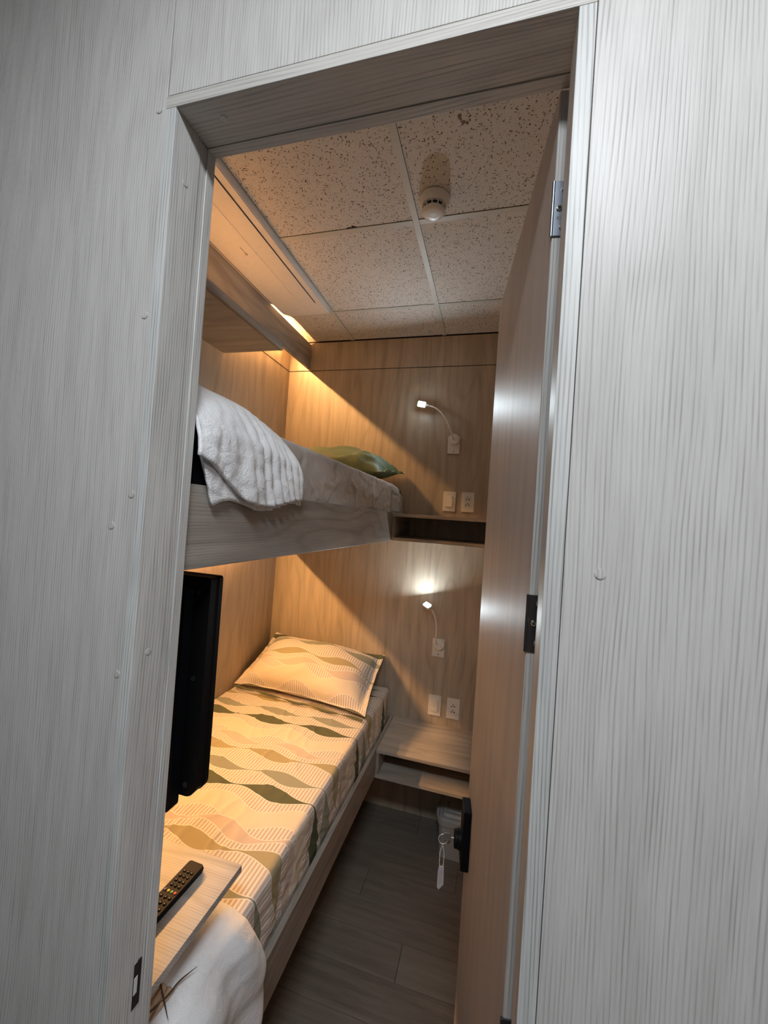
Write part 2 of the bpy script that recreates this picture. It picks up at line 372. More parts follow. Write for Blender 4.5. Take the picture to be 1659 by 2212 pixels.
# broken chip at a tile edge and a small smudge on another
bm = newbm(); pts = [(-0.288, -0.0125), (-0.272, -0.019), (-0.262, -0.0165), (-0.253, -0.024), (-0.243, -0.0175), (-0.236, -0.0125)]
vs = [bm.verts.new((x, y, H+0.0005)) for x, y in pts]; f = bm.faces.new(vs); g = bmesh.ops.extrude_face_region(bm, geom=[f])
bmesh.ops.translate(bm, verts=[v for v in g['geom'] if isinstance(v, bmesh.types.BMVert)], vec=(0, 0, 0.0025)); obj('tile_chip', bm, 'dark', ce, label='dark broken chip at the edge of a tile')
M['smudge'] = plain('brown_smudge', (0.22, 0.14, 0.10), 0.9)
bm = newbm()
for dx, dy, r in ((0, 0, 0.006), (0.010, 0.020, 0.0055), (0.003, 0.011, 0.003), (0.020, 0.024, 0.0045), (0.028, 0.018, 0.003), (0.006, 0.026, 0.003)):
    add_cyl(bm, (0.195+dx, -0.375+dy, H+0.0012), (0, 0, 1), r, 0.0012, 9)
obj('smudge', bm, 'smudge', ce, label='small brown smudge on a tile')

# floors
fl = struct('floor', label='dark grey-brown wood-look plank floor')
obj('subfloor', box((XL-0.02, YO, -0.03), (XR+0.02, YF+0.02, -0.0045)), 'dark', fl)
pw, gap = 0.148, 0.0008; y = YF; row = 0
while y > YO+0.001:
    y2 = max(y-pw, YO); x = XL - (row*0.43 % 1.1)
    while x < XR:
        x2 = x+1.1; a, b = max(x, XL-0.02), min(x2, XR+0.01)
        if b-a > 0.02: 
            o = obj('floor_plank', box((-(b-a)/2+gap, -(y-y2)/2+gap, -0.0045), ((b-a)/2-gap, (y-y2)/2-gap, 0), 0.0006), 'plank', None)
            o.parent = fl; o.location = ((a+b)/2, (y+y2)/2, 0)
        x = x2
    y = y2; row += 1
struct('trim_4', box((JL-JT, YO-0.004, 0), (JR+JT, YO+0.012, 0.004), 0.001), 'dkmetal', label='threshold strip in the doorway')
# corridor outside (behind the camera)
M['cfloor'] = plain('corridor_vinyl', (0.08, 0.07, 0.065), 0.5); M['cceil'] = plain('corridor_ceiling', (0.70, 0.70, 0.69), 0.9)
struct('floor_corridor', box((-2.6, -2.55, -0.03), (3.4, YO, 0)), 'cfloor', label='corridor floor')
struct('ceiling_corridor', box((-2.6, -2.55, H), (3.4, YO, H+0.03)), 'cceil', label='corridor ceiling')
struct('wall_corridor', box((-2.6, -2.6, 0), (3.4, -2.55, H)), 'cfloor', label='opposite corridor wall')
for x, lb in ((0.40, 'square ceiling lamp in the corridor in front of the doorway'), (2.9, 'square ceiling lamp further along the corridor to the right')):
    t = thing('ceiling_lamp', lb, 'lamp', (x, -1.88, H), 0, 'corridor ceiling lamps')
    obj('frame', box((x-0.30, -2.04, H-0.03), (x+0.30, -1.72, H), 0.003), 'ac_white', t); obj('diffuser', box((x-0.27, -2.01, H-0.0315), (x+0.27, -1.75, H-0.0301)), 'corrlamp', t)

# ================================================================ DOOR (opened inwards, hinged on the right jamb)
hx, hy = 0.4095, -0.9115
ang = math.atan2(-0.355-hy, 0.34-hx)        # direction hinge -> free edge
d1 = struct('door_1', loc=(hx, hy, 0), label='wood laminate door standing open into the room'); d1.rotation_euler = (0, 0, ang)
# local frame: +x along the leaf, +y towards the room's bed side (left), leaf body on -y
DW, DT, DH = 0.561, 0.036, 2.3745
obj('leaf', box((0.0, -DT, 0.008), (DW, 0.0, DH), 0.0012), 'door', d1, local=True)
obj('edge_band', box((-0.0012, -DT+0.0006, 0.009), (-0.0001, -0.0004, DH-0.001), 0.0003), 'jamb', d1, local=True, label='pale grey edge band on the hinge side')
def hinge(z0, z1, mat, written=False):
    h = obj('hinge', box((-0.0034, -0.031, z0), (-0.0013, 0.0005, z1), 0.0006), mat, d1, local=True)
    zc = (z0+z1)/2; sp = (z1-z0)*0.345
    for dz, yy in ((sp, -0.0125), (0, -0.0070), (-sp, -0.0120)):
        bm = newbm(); add_lathe(bm, (-0.0034, yy, zc+dz), (-1, 0, 0), [(0.0042, -0.0004), (0.0042, 0.0008), (0.0034, 0.0018), (0.0016, 0.0020)], 20)
        s = obj('screw', bm, 'chrome', h, True, local=True)
        bm = newbm(); add_box(bm, (-0.0061, yy-0.0024, zc+dz-0.0005), (-0.0052, yy+0.0024, zc+dz+0.0005)); add_box(bm, (-0.0061, yy-0.0005, zc+dz-0.0024), (-0.0052, yy+0.0005, zc+dz+0.0024))
        bmesh.ops.rotate(bm, verts=bm.verts, cent=(-0.0055, yy, zc+dz), matrix=Matrix.Rotation(0.5+dz*30, 3, 'X'))
        obj('screw_slot', bm, 'dark', h, local=True)
    bm = newbm(); add_cyl(bm, (-0.0022, 0.0012, z0), (0, 0, 1), 0.0022, z1-z0, 14); obj('hinge_knuckle', bm, mat, h, True, local=True)
    if written:
        mw = Matrix.Translation((-0.0036, -0.0125, zc-0.0135)) @ Matrix(((0, 0, -1, 0), (-1, 0, 0, 0), (0, 1, 0, 0), (0, 0, 0, 1))) @ Matrix.Diagonal((1, 1, 1, 1))
        text_obj('engraving', 'XJTEX', 0.0062, 'chrome', h, mw, 0.0001)
hinge(2.169, 2.245, 'steel', True); hinge(1.606, 1.682, 'dkmetal'); hinge(1.048, 1.124, 'dkmetal')
# lock: black plate, cylinder knob
lk = obj('lock_plate', box((0.458, 0.0001, 0.915), (0.518, 0.020, 1.060), 0.003), 'black', d1, local=True, label='black square-cornered lock plate')
bm = newbm(); add_lathe(bm, (0.488, 0.020, 0.972), (0, 1, 0), [(0.023, 0), (0.023, 0.008), (0.021, 0.009), (0.021, 0.015), (0.019, 0.017), (0.012, 0.0175)], 32)
obj('lock_cylinder', bm, 'black', lk, True, local=True)
bm = box((0.5612, -0.028, 0.90), (0.5625, -0.008, 1.03), 0.0005); obj('latch_plate', bm, 'dkmetal', d1, local=True)

# key with ring, ball chain and acrylic tag, hanging from the lock cylinder
R3 = Matrix.Rotation(ang, 3, 'Z')
def dw(s, off, z): return Vector((hx, hy, 0)) + R3 @ Vector((s, off, z))
k0 = dw(0.488, 0.0385, 0.972)
ks = thing('key_ring', 'silver key in the black door lock with ball chain and clear tag', 'key', tuple(k0))
kd = (dw(0.488, 0.06, 0.972)-k0).normalized()
bm = newbm(); add_tube(bm, [k0-kd*0.002, k0+kd*0.006], 0.0022, 8)
for k in range(1):
    rounded(bm, 0.006, -0.009, 0.026, 0.009, -0.001, 0.001, 0.006, 5, 'z')
    bv = [v for v in bm.verts if abs(v.co.x) < 0.03 and abs(v.co.y) < 0.02 and abs(v.co.z) < 0.002]
    for v in bv: v.co = k0 + kd*v.co.x + Vector((0, 0, 1))*v.co.y + kd.cross(Vector((0, 0, 1)))*v.co.z
obj('key', bm, 'chrome', ks, True)
rc = k0+kd*0.026+Vector((0, 0, -0.008)); bm = newbm()
side = kd; add_tube(bm, [rc+side*0.011*math.cos(a*PI/12)+Vector((0, 0, 1))*0.012*math.sin(a*PI/12) for a in range(25)], 0.0009, 8, False); obj('split_ring', bm, 'bead', ks, True)
bot = rc+Vector((0, 0, -0.012)); bm = newbm(); n = 15
for sgn in (-1, 1):
    for i in range(n):
        u = i/(n-1); w = math.sin(min(1, u*2.2)*PI/2)*0.0052*sgn if u < 0.9 else 0.0052*sgn*(1-(u-0.9)*7)
        add = bot + kd*w + Vector((0, 0, -0.056*u-0.002))
        bmesh.ops.create_icosphere(bm, subdivisions=1, radius=0.0016, matrix=Matrix.Translation(add))
o = obj('ball_chain', bm, 'bead', ks, True); o['kind'] = 'stuff'
tt = bot+Vector((0, 0, -0.058)); bm = newbm()
M['acryl'] = plain('frosted_clear_plastic', (0.62, 0.56, 0.55), 0.2); M['slip'] = plain('paper_slip', (0.50, 0.44, 0.46), 0.8)
out = [(-0.006, 0.001), (0.006, 0.001), (0.0075, -0.012), (0.0075, -0.052), (0.003, -0.058), (-0.0075, -0.044)]
A = [bm.verts.new(tt+kd*x+Vector((0, 0, z))+Vector((0, 0, 0))) for x, z in out]; f = bm.faces.new(A)
g = bmesh.ops.extrude_face_region(bm, geom=[f]); bmesh.ops.translate(bm, verts=[v for v in g['geom'] if isinstance(v, bmesh.types.BMVert)], vec=(0.0012, 0.0022, 0))
tg = obj('key_tag', bm, 'acryl', ks, label='clear plastic key tag')
bm = newbm(); A = [bm.verts.new(tt+kd*x+Vector((-0.0002, -0.0004, z))) for x, z in ((-0.0035, -0.006), (0.004, -0.010), (0.0045, -0.046), (-0.004, -0.038))]; bm.faces.new(A); obj('paper_slip', bm, 'slip', tg)

# ================================================================ BUNKS
RX = -0.155; RT = 0.019
for zb, zt, lab in ((0.418, 0.563, 'lower built-in bunk frame with wood laminate side rail'), (1.656, 1.808, 'upper built-in bunk frame with deep wood laminate side rail')):
    t = thing('bunk_frame', lab, 'bed', (RX-0.4, 0.0, zb), 0)
    obj('side_rail', box((RX-RT, YI+0.001, zb), (RX, YF-0.0015, zt), 0.001), 'rail', t)
    obj('base_board', box((XL+0.001, YI+0.001, zb+0.012), (RX-RT-0.0005, YF-0.0015, zb+0.03), 0.001), 'shelf', t)
    if zb < 1:
        obj('plinth', box((-0.50, YI+0.001, 0.0), (-0.482, YF-0.0015, zb+0.0115), 0.001), 'rail', t)

# ---- cloth helpers
def grid_mesh(nu, nv, fn, uvf=None, name='UVMap'):
    bm = newbm(); V = [[bm.verts.new(fn(i/(nu-1), j/(nv-1))) for i in range(nu)] for j in range(nv)]
    uv = bm.loops.layers.uv.new(name)
    for j in range(nv-1):
        for i in range(nu-1):
            f = bm.faces.new((V[j][i], V[j][i+1], V[j+1][i+1], V[j+1][i]))
            if uvf:
                for lp, (a, b) in zip(f.loops, ((i, j), (i+1, j), (i+1, j+1), (i, j+1))): lp[uv].uv = uvf(a/(nu-1), b/(nv-1))
    bm.normal_update(); return bm
def nz(x, y, z=0, s=1): return noise.noise(Vector((x*s, y*s, z*s)))
def ridge(x, y, z, s): return 1-abs(noise.noise(Vector((x*s, y*s, z*s))))*2

def path_eval(pts, s):
    """point at arc length s on polyline pts"""
    for (x0, z0), (x1, z1) in zip(pts, pts[1:]):
        L = math.hypot(x1-x0, z1-z0)
        if s <= L: return x0+(x1-x0)*s/L, z0+(z1-z0)*s/L
        s -= L
    return pts[-1]
def path_len(pts): return sum(math.hypot(b[0]-a[0], b[1]-a[1]) for a, b in zip(pts, pts[1:]))
def corner(x, z, r, n=6, xs=0):
    """quarter turn from flat top to vertical side"""
    return [(x-r+r*math.sin(k*PI/2/n)+xs*k/n, z-r+r*math.cos(k*PI/2/n)) for k in range(n+1)]

# ---- lower mattress + printed sheet
mt = obj('mattress', box((XL+0.012, YI+0.012, 0.4495), (-0.200, YF-0.010, 0.712), 0.03), 'matt_dark')
tag(mt, 'lower bunk mattress hidden beneath the leaf-wave printed sheet', 'mattress')
lowpath = [(XL+0.003, 0.722), (-0.62, 0.728)]+corner(-0.191, 0.730, 0.022)+[(-0.186, 0.64), (-0.1815, 0.575), (-0.181, 0.505)]
LL = path_len(lowpath)
def lsheet(u, v):
    y = YI+0.01+(YF-0.016-YI-0.01)*v; s = u*LL; x, z = path_eval(lowpath, s)
    top = min(1, max(0, (LL-0.30-s)/0.1)); side = max(0.0, min(1.0, (s-(LL-0.235))/0.12))
    z += 0.0028*nz(x, y, 3, 6)*top + 0.0018*max(0, ridge(x*1.0+y*0.6, y*0.5-x, 1, 9)-0.62)*6*top
    fold = (nz(y*1.0, z*0.4+s*0.5, 5, 17)*0.010 + nz(y+z*0.6, z*1.2, 9, 34)*0.006)*side
    x += fold if z > 0.575 else fold*max(0, (z-0.50)/0.075)*0.5
    x = min(x, RX-RT-0.0012) if z < 0.568 else min(x, -0.168)
    return Vector((x, y, z))
def lsuv(u, v): return (XL+0.003+u*LL, YI+0.01+(YF-0.016-YI-0.01)*v)
sh = obj('bed_sheet', grid_mesh(150, 300, lsheet, lsuv), 'print', smooth=True)
so = sh.modifiers.new('thickness', 'SOLIDIFY'); so.thickness = 0.0025; so.offset = -1
tag(sh, 'fitted sheet printed with green and cream wavy leaves on the lower bunk', 'bed sheet')

# ---- upper mattress + taupe sheet
mt = obj('mattress', box((XL+0.012, YI+0.012, 1.6875), (-0.196, YF-0.022, 1.955), 0.02), 'matt_dark')
tag(mt, 'dark navy mattress on the upper bunk, bare at the foot end under the towel', 'mattress')
upath = [(XL+0.003, 1.962), (-0.62, 1.966)]+corner(-0.188, 1.968, 0.016)+[(-0.184, 1.90), (-0.182, 1.85), (-0.181, 1.805), (-0.181, 1.745)]
UL = path_len(upath)
def usheet(u, v):
    y0 = -0.66; y = y0+(YF-0.010-y0)*v; s = u*UL; x, z = path_eval(upath, s)
    side = max(0.0, min(1.0, (s-(UL-0.25))/0.05))
    rim = max(0.0, min(1.0, (s-(UL-0.30))/0.04))
    e = nz(y, 0, 7, 22)*0.004*rim; z += e*(1 if z > 1.9 else 0)
    w = max(0, ridge(y*0.8+z*0.9, z*0.7-y*0.5, 2, 7)-0.86)*0.026 + max(0, ridge(y*0.5-z*1.1, z*0.9, 8, 10)-0.86)*0.022 + nz(y, z, 4, 5)*0.004
    if z > 1.81: x += w*side
    far = max(0, (y-0.60)/0.34)
    if far > 0:                     # tucked corner, rounding off against the far wall
        z += -0.055*far**2.2*rim if z > 1.85 else 0
        if z > 1.81: x += 0.010*math.sin(min(1, far*1.4)*PI)*side
        if z > 1.81 and 0 < far < 0.07: x -= 0.007*math.sin(far/0.07*PI)*side
    x = min(x, -0.159) if z > 1.812 else min(x, RX-RT-0.0012)
    return Vector((x, y, z))
sh = obj('bed_sheet', grid_mesh(120, 220, usheet), 'taupe', smooth=True)
so = sh.modifiers.new('thickness', 'SOLIDIFY'); so.thickness = 0.002; so.offset = -1
tag(sh, 'plain taupe fitted sheet wrapped over the upper bunk mattress', 'bed sheet')

# ---- pillows
def pillow(corners, T_up, T_dn, flange, zmin, ymax, uv0=(0, 0), w=0.72, d=0.46, nn=70, seed=0.0, crump=0.0, xmax=9, xmin=XL+0.004):
    bl, br, tl, tr = [Vector(c) for c in corners]
    nrm = ((br-bl).cross(tl-bl)).normalized()
    def surf(sgn):
        def fn(u, v):
            U, V = u*2-1, v*2-1
            p = bl.lerp(br, u).lerp(tl.lerp(tr, u), v)
            fu, fv = abs(U)/(1-flange), abs(V)/(1-flange*1.3)
            hu = max(0, 1-min(1, fu)**2.6); hv = max(0, 1-min(1, fv)**2.6)
            h = (hu*hv)**0.62
            inx = 1 - 0.035*(1-V*V)*abs(U)**6; 
            p = p + (br-bl).normalized()*(-U*(1-inx)*0.5*w) + (tl-bl).normalized()*(-V*0.03*(1-U*U)*abs(V)**6)
            wr = 0.010*nz(U*1.3, V*1.3, seed+1, 1.6)+0.006*max(0, ridge(U, V*0.8, seed, 2.6)-0.5)
            wr += crump*(max(0, ridge(U+V*0.4, V-U*0.3, seed+4, 2.2)-0.45))*max(0, U+0.35)
            edge = 1 if h <= 0 else 0
            off = (T_up if sgn > 0 else T_dn)*h*sgn + (wr*(0.4+h) if sgn > 0 else 0) + sgn*0.0016
            off += 0.005*nz(U*6, V*6, seed+3, 1)*(1-min(1, h*3))
            p = p + nrm*off
            p.z = max(p.z, zmin + (0.0045 if sgn > 0 else 0.0)); p.y = min(p.y, ymax-(0.0 if sgn < 0 else 0.003)); p.x = min(max(p.x, xmin+(0.002 if sgn > 0 else 0)), xmax); return p
        return fn
    bm = newbm(); uvl = bm.loops.layers.uv.new('UVMap'); nm = int(nn*0.7); rim = {}
    for sgn in (1, -1):
        fn = surf(sgn)
        V = [[bm.verts.new(fn(i/(nn-1), j/(nm-1))) for i in range(nn)] for j in range(nm)]
        rim[sgn] = [V[0][i] for i in range(nn)]+[V[j][nn-1] for j in range(1, nm)]+[V[nm-1][i] for i in range(nn-2, -1, -1)]+[V[j][0] for j in range(nm-2, 0, -1)]
        for j in range(nm-1):
            for i in range(nn-1):
                q = [(i, j), (i+1, j), (i+1, j+1), (i, j+1)]
                if sgn < 0: q = q[::-1]
                f = bm.faces.new([V[b][a] for a, b in q])
                for lp, (a, b) in zip(f.loops, q): lp[uvl].uv = (uv0[0]+a/(nn-1)*w, uv0[1]-b/(nm-1)*d)
    A, B = rim[1], rim[-1]
    for i in range(len(A)):
        k = (i+1) % len(A); bm.faces.new((A[i], B[i], B[k], A[k]))
    bm.normal_update(); return bm
p1 = obj('pillow', pillow([(-1.035, 0.560, 0.752), (-0.205, 0.478, 0.757), (-0.985, 0.925, 0.962), (-0.232, 0.928, 0.925)], 0.125, 0.10, 0.085, 0.7345, YF-0.004, uv0=(-0.75, 0.323+0.44), w=0.78, d=0.47, seed=1.5), 'print', smooth=True)
tag(p1, 'pillow in a leaf-wave printed case leaning on the far wall of the lower bunk', 'pillow')
P = []
for i in range(61):
    u = i/60; b = Vector((-1.022, 0.556, 0.744)).lerp(Vector((-0.215, 0.472, 0.742)), u)
    P.append(b+Vector((0, -0.006+0.008*nz(u*7, 1, 2), 0.0015+0.003*nz(u*9, 3, 4))))
bm = newbm(); add_tube(bm, P, [0.0012+0.0052*abs(math.sin(i/60*PI*4.5+0.6)) for i in range(61)], 8)
obj('lining_edge', bm, 'lining', p1, True, label='dark green underside turned out along the front edge')
p2 = obj('pillow', pillow([(-0.93, 0.50, 2.035), (-0.215, 0.52, 2.015), (-0.93, 0.925, 2.12), (-0.185, 0.925, 2.055)], 0.105, 0.07, 0.07, 1.972, YF-0.004, seed=5.2, w=0.7, crump=0.045, xmax=-0.165), 'green', smooth=True)
tag(p2, 'olive green satin pillow on the upper bunk', 'pillow')

# ---- towel / fleece blanket over the edge of the upper bunk
def towel(layer):
    # layer 0: under flap hanging lower on the left; layer 1: top layer
    y0, y1 = (-0.895, -0.525) if layer == 0 else (-0.9085, -0.53)
    def fn(u, v):
        y = y0+(y1-y0)*v
        edge = 1-abs(2*v-1)**5
        topz = 1.985+0.045*max(0.0, 1-((v-0.05)/0.95)**2)**0.7*(1 if layer else 0.92)+0.004
        if layer == 0: drop = 1.772+0.010*math.sin(v*9)+0.012*v
        else: drop = 1.79+0.012*math.sin(v*7+1) + (0.058*max(0, 1-v/0.38)**1.0)
        bx = -0.150+0.006*layer
        pts = [(-0.80, topz-0.03), (-0.5, topz+0.012), (-0.34, topz+0.010), (-0.26, topz-0.008), (-0.205, topz-0.035), (-0.172, topz-0.075), (bx-0.006, topz-0.115), (bx, drop+(topz-0.115-drop)*0.55), (bx+0.003, drop+(topz-0.115-drop)*0.25), (bx+0.003, drop)]
        # start of the visible pile blends down at the pillow-side end
        L = path_len(pts); s = u*L; x, z = path_eval(pts, s)
        hang = max(0, min(1, (x+0.22)/0.06))
        f = math.sin(y*190+4*nz(y, z, 1, 5)+z*10)*0.0048*max(0, min(1, (v-0.35)/0.2)) + nz(y*1.5, z*0.5, 2, 14)*0.010
        f += 0.004*nz(y, z, 6, 45)
        x += f*hang+0.004*layer; z += nz(x, y, 3, 11)*0.008*(1-hang)
        y += nz(z, x, 4, 9)*0.006 + (0.035*max(0, (2.02-z)/0.25)*(v-0.05) if v > 0.5 else 0)*0.6
        if layer == 0 and v < 0.5: y += 0.034*max(0, (1.87-z)/0.09)*(0.5-v)*2
        x = max(x, -0.1485) if z < 1.815 else x
        if layer: x = max(x, -0.143) if z < 1.85 else x
        return Vector((x, y, z))
    return grid_mesh(110, 90, fn)
tw = thing('towel', 'thick white fleece towel folded over the edge of the upper bunk', 'towel', (-0.3, -0.70, 1.97))
for k, nm in ((0, 'under_layer'), (1, 'top_layer')):
    o = obj(nm, towel(k), 'fleece', tw, True); s = o.modifiers.new('thickness', 'SOLIDIFY'); s.thickness = 0.006; s.offset = 0

# ---- white fleece blanket at the foot of the lower bunk
def blanket(u, v):
    y = -0.895+0.325*v
    tz = 0.752+0.030*math.sin(min(1, (1-v)*5)*PI/2)
    ex = -0.150
    pts = [(-1.00, tz), (-0.55, tz+0.004), (-0.27, tz+0.006), (-0.215, tz+0.002), (-0.178, tz-0.016), (-0.150, tz-0.050), (-0.139, tz-0.11), (-0.137, 0.60), (-0.138, 0.53), (-0.140, 0.47), (-0.142, 0.43)]
    L = path_len(pts); s = u*L; x, z = path_eval(pts, s)
    hang = max(0, min(1, (x+0.20)/0.05))
    x += (0.010*math.sin(y*46+1.2+z*5)+0.010*nz(y, z, 3, 15))*hang
    z += (0.006*nz(x, y, 5, 10)+0.003*nz(x, y, 8, 28))*(1-hang)
    y += 0.008*nz(x*1.2, z*1.2, 9, 9) + (0.030*math.sin(min(1, max(0, (0.70-z)/0.25))*PI)*v if hang > 0.5 else 0)
    rr = max(0, v-0.80)/0.20
    z -= 0.010*rr*rr*(1-hang)
    x = max(x, -0.148) if z < 0.575 else x
    return Vector((x, y, z))
bl = thing('blanket', 'white fleece blanket draped over the foot of the lower bunk below the wooden ledge', 'blanket', (-0.45, -0.74, 0.74))
o = obj('fleece', grid_mesh(150, 90, blanket), 'fleece', bl, True); s = o.modifiers.new('thickness', 'SOLIDIFY'); s.thickness = 0.007; s.offset = 0.6
# crumpled bronze satin label with brown stitched creases
def lab(u, v):
    x = -0.262+0.060*u; y = -0.868+0.080*v
    return Vector((x+0.003*nz(u*4, v*4, 1), y+0.003*nz(u*4, v*4, 2), 0.7965+0.004*abs(nz(u*9, v*5, 3))+0.0025*math.sin(u*26+v*5)))
o = obj('satin_label', grid_mesh(26, 20, lab), 'gold', bl, True, label='crumpled bronze satin label'); s = o.modifiers.new('t', 'SOLIDIFY'); s.thickness = 0.001
def crease(pts, r):
    return [Vector((x, y, 0.7985)) for x, y in pts]
bm = newbm()
for pts, r in (([(-0.262, -0.800), (-0.246, -0.779), (-0.238, -0.760)], [0.0012, 0.0015, 0.0004]), ([(-0.232, -0.868), (-0.207, -0.812), (-0.201, -0.775), (-0.186, -0.742)], [0.0013, 0.002, 0.0017, 0.0004]), ([(-0.240, -0.787), (-0.207, -0.810), (-0.175, -0.833)], [0.0012, 0.0018, 0.0004])):
    P = smooth_pts([Vector((x, y, 0.7985)) for x, y in pts], 6); rr = [r[min(len(r)-1, int(i/6))]*(1-(i % 6)/6)+r[min(len(r)-1, int(i/6)+1)]*((i % 6)/6) for i in range(len(P))]
    add_tube(bm, P, rr, 8)
obj('stitching', bm, 'brown', bl, True, label='brown stitched creases')

# ================================================================ BEDSIDE SHELVES (one beside each bunk)
def shelf_unit(zb, zt, lab_):
    t = thing('bedside_shelf', lab_, 'shelf', (0.08, YF, zb), 0)
    x0, x1, y0, y1, th = -0.1535, XR-0.002, 0.558, YF-0.0015, 0.0165
    obj('top_panel', box((x0, y0, zt-th), (x1, y1, zt), 0.0008), 'shelf', t)
    obj('bottom_panel', box((x0, y0, zb), (x1, y1, zb+th), 0.0008), 'shelf', t)
    obj('side_panel', box((x0, y0, zb+th+0.0004), (x0+th, y1, zt-th-0.0004), 0.0006), 'rail', t)
    obj('side_panel', box((x1-th, y0, zb+th+0.0004), (x1, y1, zt-th-0.0004), 0.0006), 'rail', t)
    return t
shelf_unit(0.416, 0.562, 'lower open-fronted bedside shelf beside the printed bed')
shelf_unit(1.659, 1.803, 'upper open-fronted bedside shelf beside the upper bunk')

# ---- light coves over each bunk with warm LED strips
pm = thing('light_pelmet', 'long laminate pelmet board under the ceiling hiding the warm light', 'pelmet', (-0.9, 0, 2.741), 0)
obj('board', box((-0.909, YI+0.001, 2.741), (-0.892, YF-0.0015, 2.904), 0.0008), 'rail', pm)
for y in (-0.88, -0.35): obj('bracket', box((XL+0.0015, y-0.008, 2.886), (-0.9095, y+0.008, 2.9)), 'rail', pm)
pm = thing('light_pelmet', 'narrow laminate pelmet beneath the upper bunk against the side wall', 'pelmet', (-0.93, 0, 1.53), 0)
obj('board', box((-0.952, YI+0.001, 1.535), (-0.938, YF-0.0015, 1.655), 0.0008), 'rail', pm)
def strip(z, y0, y1, mat, lab_):
    t = thing('light_strip', lab_, 'lamp', (XL+0.006, (y0+y1)/2, z), 0)
    obj('housing', box((XL+0.0012, y0, z-0.006), (XL+0.006, y1, z+0.006), 0.0005), 'ac_white', t)
    obj('diffuser', box((XL+0.0062, y0+0.004, z-0.0045), (XL+0.0095, y1-0.004, z+0.0045), 0.0005), mat, t)
strip(2.840, -0.60, 0.80, 'strip', 'glowing warm light strip behind the ceiling pelmet')
strip(1.606, -0.58, 0.55, 'strip2', 'glowing warm light strip under the upper bunk')

# ---- overhead shelf above the foot of the upper bunk
os_ = thing('overhead_shelf', 'wooden overhead shelf with a thick front lip above the foot of the upper bunk', 'shelf', (-0.8, -0.3, 2.57), 0)
obj('board', box((XL+0.0025, YI+0.001, 2.571), (-0.7185, 0.268, 2.588), 0.0008), 'shelf', os_)
obj('front_lip', box((-0.718, YI+0.001, 2.5705), (-0.700, 0.2685, 2.6035), 0.0008), 'rail', os_)

# ---- air conditioner cassette
ac = thing('air_conditioner', 'white ceiling air conditioner panel with a long flap beside the pelmet', 'air conditioner', (-0.735, 0.0, H), 0)
bm = rounded(newbm(), -0.876, -0.60, -0.5935, 0.556, H-0.0275, H-0.0018, [0.010, 0.055, 0.055, 0.010], 8, 'z')
bmesh.ops.bevel(bm, geom=[e for e in bm.edges if abs(e.verts[0].co.z-e.verts[1].co.z) < 1e-5 and e.verts[0].co.z < H-0.02], offset=0.004, segments=2, affect='EDGES')
obj('panel', bm, 'ac_white', ac, True)
obj('flap', rounded(newbm(), -0.708, -0.50, -0.6315, 0.437, H-0.0305, H-0.0278, 0.006, 4, 'z'), 'ac_white', ac, True)
obj('outlet_slot', box((-0.6305, -0.50, H-0.0287), (-0.6265, 0.437, H-0.0277)), 'dark', ac)
obj('moulding', box((-0.722, -0.56, H-0.0298), (-0.7165, 0.545, H-0.0277), 0.0009), 'ac_white', ac)
obj('edge_lip', rounded(newbm(), -0.9085, -0.56, -0.8765, 0.43, H-0.0204, H-0.009, 0.002, 3, 'z'), 'ac_white', ac)
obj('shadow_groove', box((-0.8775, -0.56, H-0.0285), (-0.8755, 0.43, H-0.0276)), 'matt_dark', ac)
M['logo_grey'] = plain('grey_print', (0.25, 0.20, 0.18), 0.6)
bm = newbm(); y = -0.026
for hgt in (0.0045, 0.0065, 0.0045, 0.0070, 0.0045, 0.0045, 0.0065):
    add_box(bm, (-0.7695, y, H-0.0279), (-0.7695+hgt, y+0.0032, H-0.0276)); y += 0.0052
add_tube(bm, [Vector((-0.7665+0.0052*math.cos(a*PI/10), 0.0185+0.0062*math.sin(a*PI/10), H-0.0278)) for a in range(21)], 0.0013, 6, False)
obj('logo', bm, 'logo_grey', ac, label='small grey maker mark')

# ---- smoke detector
sd = thing('smoke_detector', 'round ivory smoke detector on the ceiling', 'smoke detector', (0.085, -0.10, H), 0)
c = (0.085, -0.10, H-0.0006)
bm = newbm(); add_lathe(bm, c, (0, 0, -1), [(0.050, 0.0), (0.0545, 0.001), (0.0545, 0.010), (0.053, 0.012), (0.0535, 0.013), (0.0515, 0.020), (0.0465, 0.029), (0.0445, 0.0305)], 48); obj('base', bm, 'white_pl', sd, True)
bm = newbm(); add_cyl(bm, (c[0], c[1], H-0.0305), (0, 0, -1), 0.0350, 0.0155, 32); obj('chamber', bm, 'dark', sd, True)
for k in range(12):
    a = k*PI/6; bm = newbm(); add_box(bm, (0.0352, -0.0015, -0.046), (0.0435, 0.0015, -0.0302)); bmesh.ops.rotate(bm, verts=bm.verts, cent=(0, 0, 0), matrix=Matrix.Rotation(a, 3, 'Z')); bmesh.ops.translate(bm, verts=bm.verts, vec=(c[0], c[1], H))
    obj('fin', bm, 'white_pl', sd)
bm = newbm(); add_lathe(bm, (c[0], c[1], H-0.0455), (0, 0, -1), [(0.0405, 0), (0.0415, 0.002), (0.0375, 0.009), (0.028, 0.0128), (0.0145, 0.0135), (0.0140, 0.0128), (0.0132, 0.0128), (0.0127, 0.0136), (0.002, 0.0138)], 48); obj('cap', bm, 'white_pl', sd, True)
bm = newbm(); bmesh.ops.create_icosphere(bm, subdivisions=2, radius=0.0017, matrix=Matrix.Translation((c[0]+0.002, c[1]+0.0175, H-0.0585))); obj('indicator', bm, 'white_pl', sd, True)

